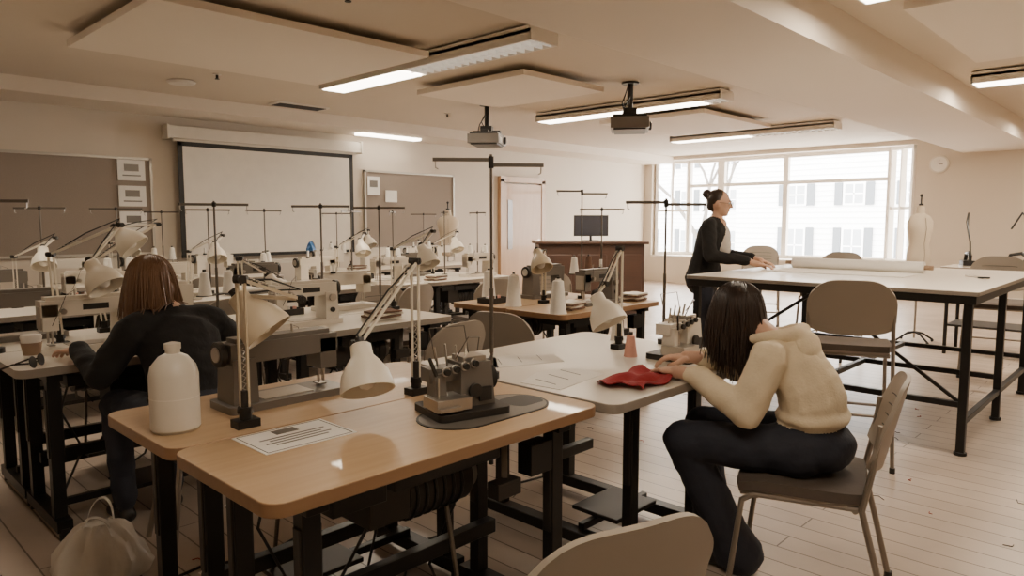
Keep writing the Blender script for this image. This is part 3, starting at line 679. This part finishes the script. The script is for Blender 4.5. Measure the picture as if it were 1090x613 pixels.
def face(parent,Mx,glasses=False):
    mb=MB(); R=Mx
    for s in(-1,1):
        mb.sph(R@V((s*.03,.080,.008)),(.012,.012,.012),'eyew',sub=2); mb.sph(R@V((s*.03,.089,.008)),(.006,.005,.006),'eye',sub=2)
        mb.tube([R@V((s*.015,.092,.028)),R@V((s*.03,.093,.033)),R@V((s*.048,.083,.027))],.003,'eye',6)
        if glasses:
            pts=[R@V((s*.032+.022*math.cos(a),.104,.006+.017*math.sin(a))) for a in [i*PI/6 for i in range(13)]]
            mb.tube(pts,.0015,'dplast',5); mb.tube([R@V((s*.054,.102,.008)),R@V((s*.078,.0,.008))],.0015,'dplast',5)
    o=mb.done('eyes'); o.parent=parent
def strands(parent,Mx,k,n,L,avoid,rad=.0055,yl=.5,spread=.25):
    rnd=random.Random(5); mb=MB(); inv=Mx.inverted(); C0=V((0,-.03,.03)); E=V((.086,.091,.094)); g=V((0,0,-1))
    R3=Mx.to_3x3()
    c=0
    while c<n:
        u=V((rnd.gauss(0,1),rnd.gauss(0,1),rnd.gauss(0,1))).normalized()
        if u.z<-.55 or (u.y>yl and u.z<.65) or (u.y>.25 and u.z<0): continue
        c+=1
        p=Mx@(C0+V((u.x*E.x,u.y*E.y,u.z*E.z))); nr=(R3@u).normalized()
        side=R3@V((1 if u.x>0 else -1,0,0)); back=R3@V((0,-1,0))
        d=(g-nr*g.dot(nr)+side*.35*(1-abs(u.x))+back*.15); d=(d-nr*d.dot(nr)).normalized() if d.length>1e-4 else back
        l=L*rnd.uniform(.75,1.05); st=14; ds=l/st; pts=[p.copy()]; w=V((rnd.gauss(0,1),rnd.gauss(0,1),0))*spread*.06
        for i in range(st):
            d=(d*.72+(g+w)*.28).normalized(); p=p+d*ds
            q=inv@p-C0; s=V((q.x/E.x,q.y/E.y,q.z/E.z)); sl=s.length
            if sl<1.03: s=s*(1.03/max(sl,1e-4)); p=Mx@(C0+V((s.x*E.x,s.y*E.y,s.z*E.z)))
            for (ac,ar) in avoid:
                v=p-V(ac)
                if v.length<ar: p=V(ac)+v.normalized()*ar
            pts.append(p.copy())
        m=len(pts); mb.tube(pts,[rad*(1-.65*(i/(m-1))**2) for i in range(m)],k,5)
    o=mb.done('hair_strands',recalc=False); o.parent=parent
def hand(parent,wrist,fwd,up,s=1,curl=.5,name='hand'):
    f=V(fwd).normalized(); u=V(up); u=(u-f*u.dot(f)).normalized(); x=f.cross(u)
    Mx=Matrix((( x.x,f.x,u.x,wrist[0]),(x.y,f.y,u.y,wrist[1]),(x.z,f.z,u.z,wrist[2]),(0,0,0,1)))
    P=[cap((0,-.03,0),(0,.02,0),.024,.026,'skin'),ell((0,.05,0),(.04,.047,.015),'skin')]
    for i,(bx,L) in enumerate(((-.03,.060),(-.01,.072),(.011,.078),(.031,.068))):
        bx=bx*s; p=V((bx,.085,.002)); a=-curl*.4; r=.0085
        for j,l in enumerate((L*.45,L*.32,L*.25)):
            q=p+V((bx*.12,math.cos(a),math.sin(a)))*l; P.append(cap(p,q,r,r*.92,'skin')); p=q; a-=curl*.7; r*=.93
    P+=[cap((s*.03,.02,-.004),(s*.055,.05,-.014),.013,.011,'skin'),cap((s*.055,.05,-.014),(s*.058,.085,-.022),.0105,.008,'skin')]
    return blob(name,T(P,Mx),.0035,1,parent)
def person(loc,rz):
    e=bpy.data.objects.new('woman',None); SC.objects.link(e); e.location=(*loc,0); e.rotation_euler=(0,0,rz); return e
def mtx(c,rx=0,ry=0,rz=0): return Matrix.Translation(V(c))@Euler((rx,ry,rz),'XYZ').to_matrix().to_4x4()
# --- seated woman in hoodie (local +y forward) ---
w=person((2.6,.99),.12); C='hood';J='jean'
Hm=mtx((.025,.275,1.0),-.62,0,.15)
B=[ell((0,-.03,.555),(.17,.15,.105),J),
   ell((0,-.03,.665),(.165,.13,.05),C),cap((0,-.03,.70),(0,-.01,.76),.115,.112,C,1.35),cap((0,-.01,.76),(0,.05,.86),.112,.10,C,1.4),cap((0,.05,.86),(0,.075,.885),.10,.08,C,1.35),
   cap((-.13,.085,.885),(.13,.085,.885),.060,.060,C),cap((.0,.11,.91),(.02,.20,.965),.05,.048,'skin'),
   cap((-.16,.09,.88),(-.21,.145,.69),.068,.062,C),cap((-.21,.145,.69),(-.195,.33,.785),.060,.045,C),cap((-.195,.315,.78),(-.193,.335,.788),.047,.047,C),cap((-.193,.35,.79),(-.192,.365,.793),.034,.033,C),cap((-.2,.34,.785),(-.19,.40,.795),.025,.024,'skin'),
   cap((.16,.09,.88),(.22,.23,.73),.068,.06,C),cap((.22,.23,.73),(.1,.42,.80),.058,.045,C),cap((.1,.42,.8),(.07,.46,.805),.026,.024,'skin'),
   cap((-.09,-.01,.545),(-.17,.40,.53),.098,.076,J),cap((-.17,.40,.53),(-.05,.25,.15),.072,.078,J),cap((-.05,.25,.15),(-.02,.22,.075),.08,.095,J),
   cap((.09,-.01,.545),(.08,.42,.53),.098,.076,J),cap((.08,.42,.53),(.10,.38,.13),.072,.075,J),cap((.10,.38,.13),(.10,.38,.08),.077,.088,J),
   cap((-.02,.20,.035),(-.03,.33,.03),.034,.03,'shoe',1.1),cap((.1,.36,.035),(.1,.50,.03),.035,.03,'shoe',1.1)]
B+=T(head('hdark','long'),Hm)
blob('body',B,.008,3,w,.0032); face(w,Hm)
# the hood: a separate folded pouch lying on the upper back, its rim rolling round the neck
HB=[cap((-.078,.17,.935),(-.088,.09,.95),.020,.026,C),cap((-.088,.09,.95),(-.05,.03,.96),.026,.032,C),cap((-.05,.03,.96),(.05,.03,.96),.032,.032,C),cap((.05,.03,.96),(.088,.09,.95),.032,.026,C),cap((.088,.09,.95),(.078,.17,.935),.026,.020,C),
    ell((0,.0,.905),(.095,.045,.07),C,Euler((-.35,0,0)).to_matrix()),ell((0,-.03,.855),(.07,.038,.06),C,Euler((-.3,0,0)).to_matrix()),ell((0,-.05,.81),(.04,.028,.035),C,Euler((-.3,0,0)).to_matrix())]
blob('hood',HB,.006,2,w,.0025)
strands(w,Hm,'hdark',850,.26,[((0,.07,.86),.115),((-.13,.09,.88),.072),((.13,.09,.88),.072),((0,.05,.93),.09)],rad=.0042,yl=.75,spread=1.2)
hand(w,(-.185,.41,.795),(.35,1,-.05),(0,0,1),1,.6,'hand_left'); hand(w,(.06,.47,.81),(-.3,1,-.1),(0,0,1),-1,.6,'hand_right')
# --- seated woman in black, seen from behind ---
w=person((1.2,3.08),.12); C='blackc'
Hm=mtx((-.06,.17,1.09),-.5,0,.5)
B=[ell((0,-.02,.57),(.18,.15,.12),J),cap((0,0,.62),(0,.0,.74),.12,.12,C,1.35),cap((0,0,.74),(0,.05,.86),.12,.125,C,1.4),cap((0,.05,.86),(0,.09,.92),.12,.09,C,1.5),
   cap((-.15,.08,.93),(.15,.08,.93),.068,.068,C),cap((0,.09,.95),(-.02,.12,1.01),.055,.048,C),cap((0,.10,.98),(-.04,.15,1.04),.048,.048,'skin'),
   cap((-.18,.08,.92),(-.29,.13,.74),.066,.058,C),cap((-.29,.13,.74),(-.28,.34,.82),.056,.042,C),cap((-.28,.34,.82),(-.27,.38,.82),.025,.024,'skin'),
   cap((.18,.08,.92),(.33,.12,.77),.066,.058,C),cap((.33,.12,.77),(.22,.36,.82),.056,.044,C),cap((.22,.36,.82),(.2,.4,.82),.026,.024,'skin'),
   cap((-.09,0,.55),(-.11,.42,.54),.095,.07,J),cap((-.11,.42,.54),(-.11,.38,.1),.066,.05,J),cap((.09,0,.55),(.11,.42,.54),.095,.07,J),cap((.11,.42,.54),(.11,.38,.1),.066,.05,J),
   cap((-.11,.36,.035),(-.11,.5,.03),.035,.03,'shoe',1.1),cap((.11,.36,.035),(.11,.5,.03),.035,.03,'shoe',1.1)]
B+=T(head('hblond','long'),Hm)
blob('body',B,.009,3,w,.004); face(w,Hm)
strands(w,Hm,'hblond',850,.26,[((0,.05,.86),.165),((-.12,.08,.92),.085),((.12,.08,.92),.085)],rad=.0042,yl=.5,spread=1.2)
hand(w,(-.27,.39,.815),(-.1,1,-.1),(0,0,1),1,.4,'hand_left'); hand(w,(.2,.41,.82),(-.4,1,-.1),(0,0,1),-1,.5,'hand_right')
mb=MB(); mb.lathe([(.16,.43),(.17,.44),(.17,.455),(.15,.465)],'seat',n=24)
for i in range(4):
    a=PI/4+i*PI/2; mb.cyl((.1*math.cos(a),.1*math.sin(a),.43),(.2*math.cos(a),.2*math.sin(a),0),.012,'ctube')
mb.cyl((0,0,.41),(0,0,.43),.12,'ctube'); mb.done('low_stool',(1.2,3.06,0))
# --- standing woman ---
w=person((5.70,3.04),PI+.3); 
Hm=mtx((0,.07,1.52),-.12,0,0)
B=[ell((0,-.05,.92),(.165,.13,.13),J),cap((0,-.05,.98),(0,-.02,1.12),.125,.12,C,1.4),cap((0,-.02,1.12),(0,.015,1.27),.12,.125,C,1.35),cap((0,.015,1.27),(0,.02,1.32),.115,.09,C,1.5),
   cap((-.15,.01,1.33),(.15,.01,1.33),.064,.064,C),cap((0,.03,1.36),(0,.055,1.44),.046,.042,'skin'),ell((0,.10,1.18),(.075,.075,.17),'blouse'),ell((0,.085,1.335),(.05,.05,.06),'skin'),
   cap((-.17,.01,1.32),(-.22,.06,1.07),.066,.058,C),cap((-.22,.06,1.07),(-.15,.32,1.05),.056,.044,C),cap((-.15,.32,1.05),(-.13,.38,1.035),.026,.024,'skin'),
   cap((.17,.01,1.32),(.22,.04,1.07),.066,.058,C),cap((.22,.04,1.07),(.16,.32,1.04),.056,.044,C),cap((.16,.32,1.04),(.15,.39,1.02),.026,.024,'skin'),
   cap((0,-.06,.86),(0,-.04,1.0),.155,.13,C,1.3),
   cap((-.09,-.04,.86),(-.1,-.02,.48),.09,.062,J),cap((-.1,-.02,.48),(-.1,-.05,.08),.058,.04,J),cap((.09,-.04,.86),(.1,0,.48),.09,.062,J),cap((.1,0,.48),(.1,-.02,.08),.058,.04,J),
   cap((-.1,-.06,.035),(-.1,.08,.03),.035,.03,'shoe',1.1),cap((.1,-.03,.035),(.1,.11,.03),.035,.03,'shoe',1.1)]
B+=T(head('hdark','bun'),Hm)
blob('body',B,.009,3,w,.003); face(w,Hm,True)
hand(w,(-.13,.39,1.03),(.1,1,-.3),(0,0,1),1,.4,'hand_left'); hand(w,(.15,.40,1.015),(-.1,1,-.2),(0,0,1),-1,.4,'hand_right')

# ---------------- world, camera ----------------
wd=bpy.data.worlds.new('World'); bpy.context.scene.world=wd; wd.use_nodes=True
bg=wd.node_tree.nodes['Background']; bg.inputs['Color'].default_value=(1,.97,.93,1); bg.inputs['Strength'].default_value=25
pl=bpy.data.lights.new('window_portal','AREA'); pl.shape='RECTANGLE'; pl.size=4.0; pl.size_y=2.0; pl.energy=0.001; pl.cycles.is_portal=True
po=bpy.data.objects.new('window_portal',pl); SC.objects.link(po); po.location=(14.75,6.2,1.7); po.rotation_euler=Euler((PI/2,0,PI/2))
f=755.0; p=math.radians(5.41); a=math.radians(43.7)
cam=bpy.data.cameras.new('camera'); co=bpy.data.objects.new('camera',cam); SC.objects.link(co)
cam.lens=36*f/1090; cam.clip_start=.05; cam.clip_end=200
co.location=(0,0,1.37); co.rotation_euler=(PI/2-p,0,a-PI/2)
bpy.context.scene.camera=co
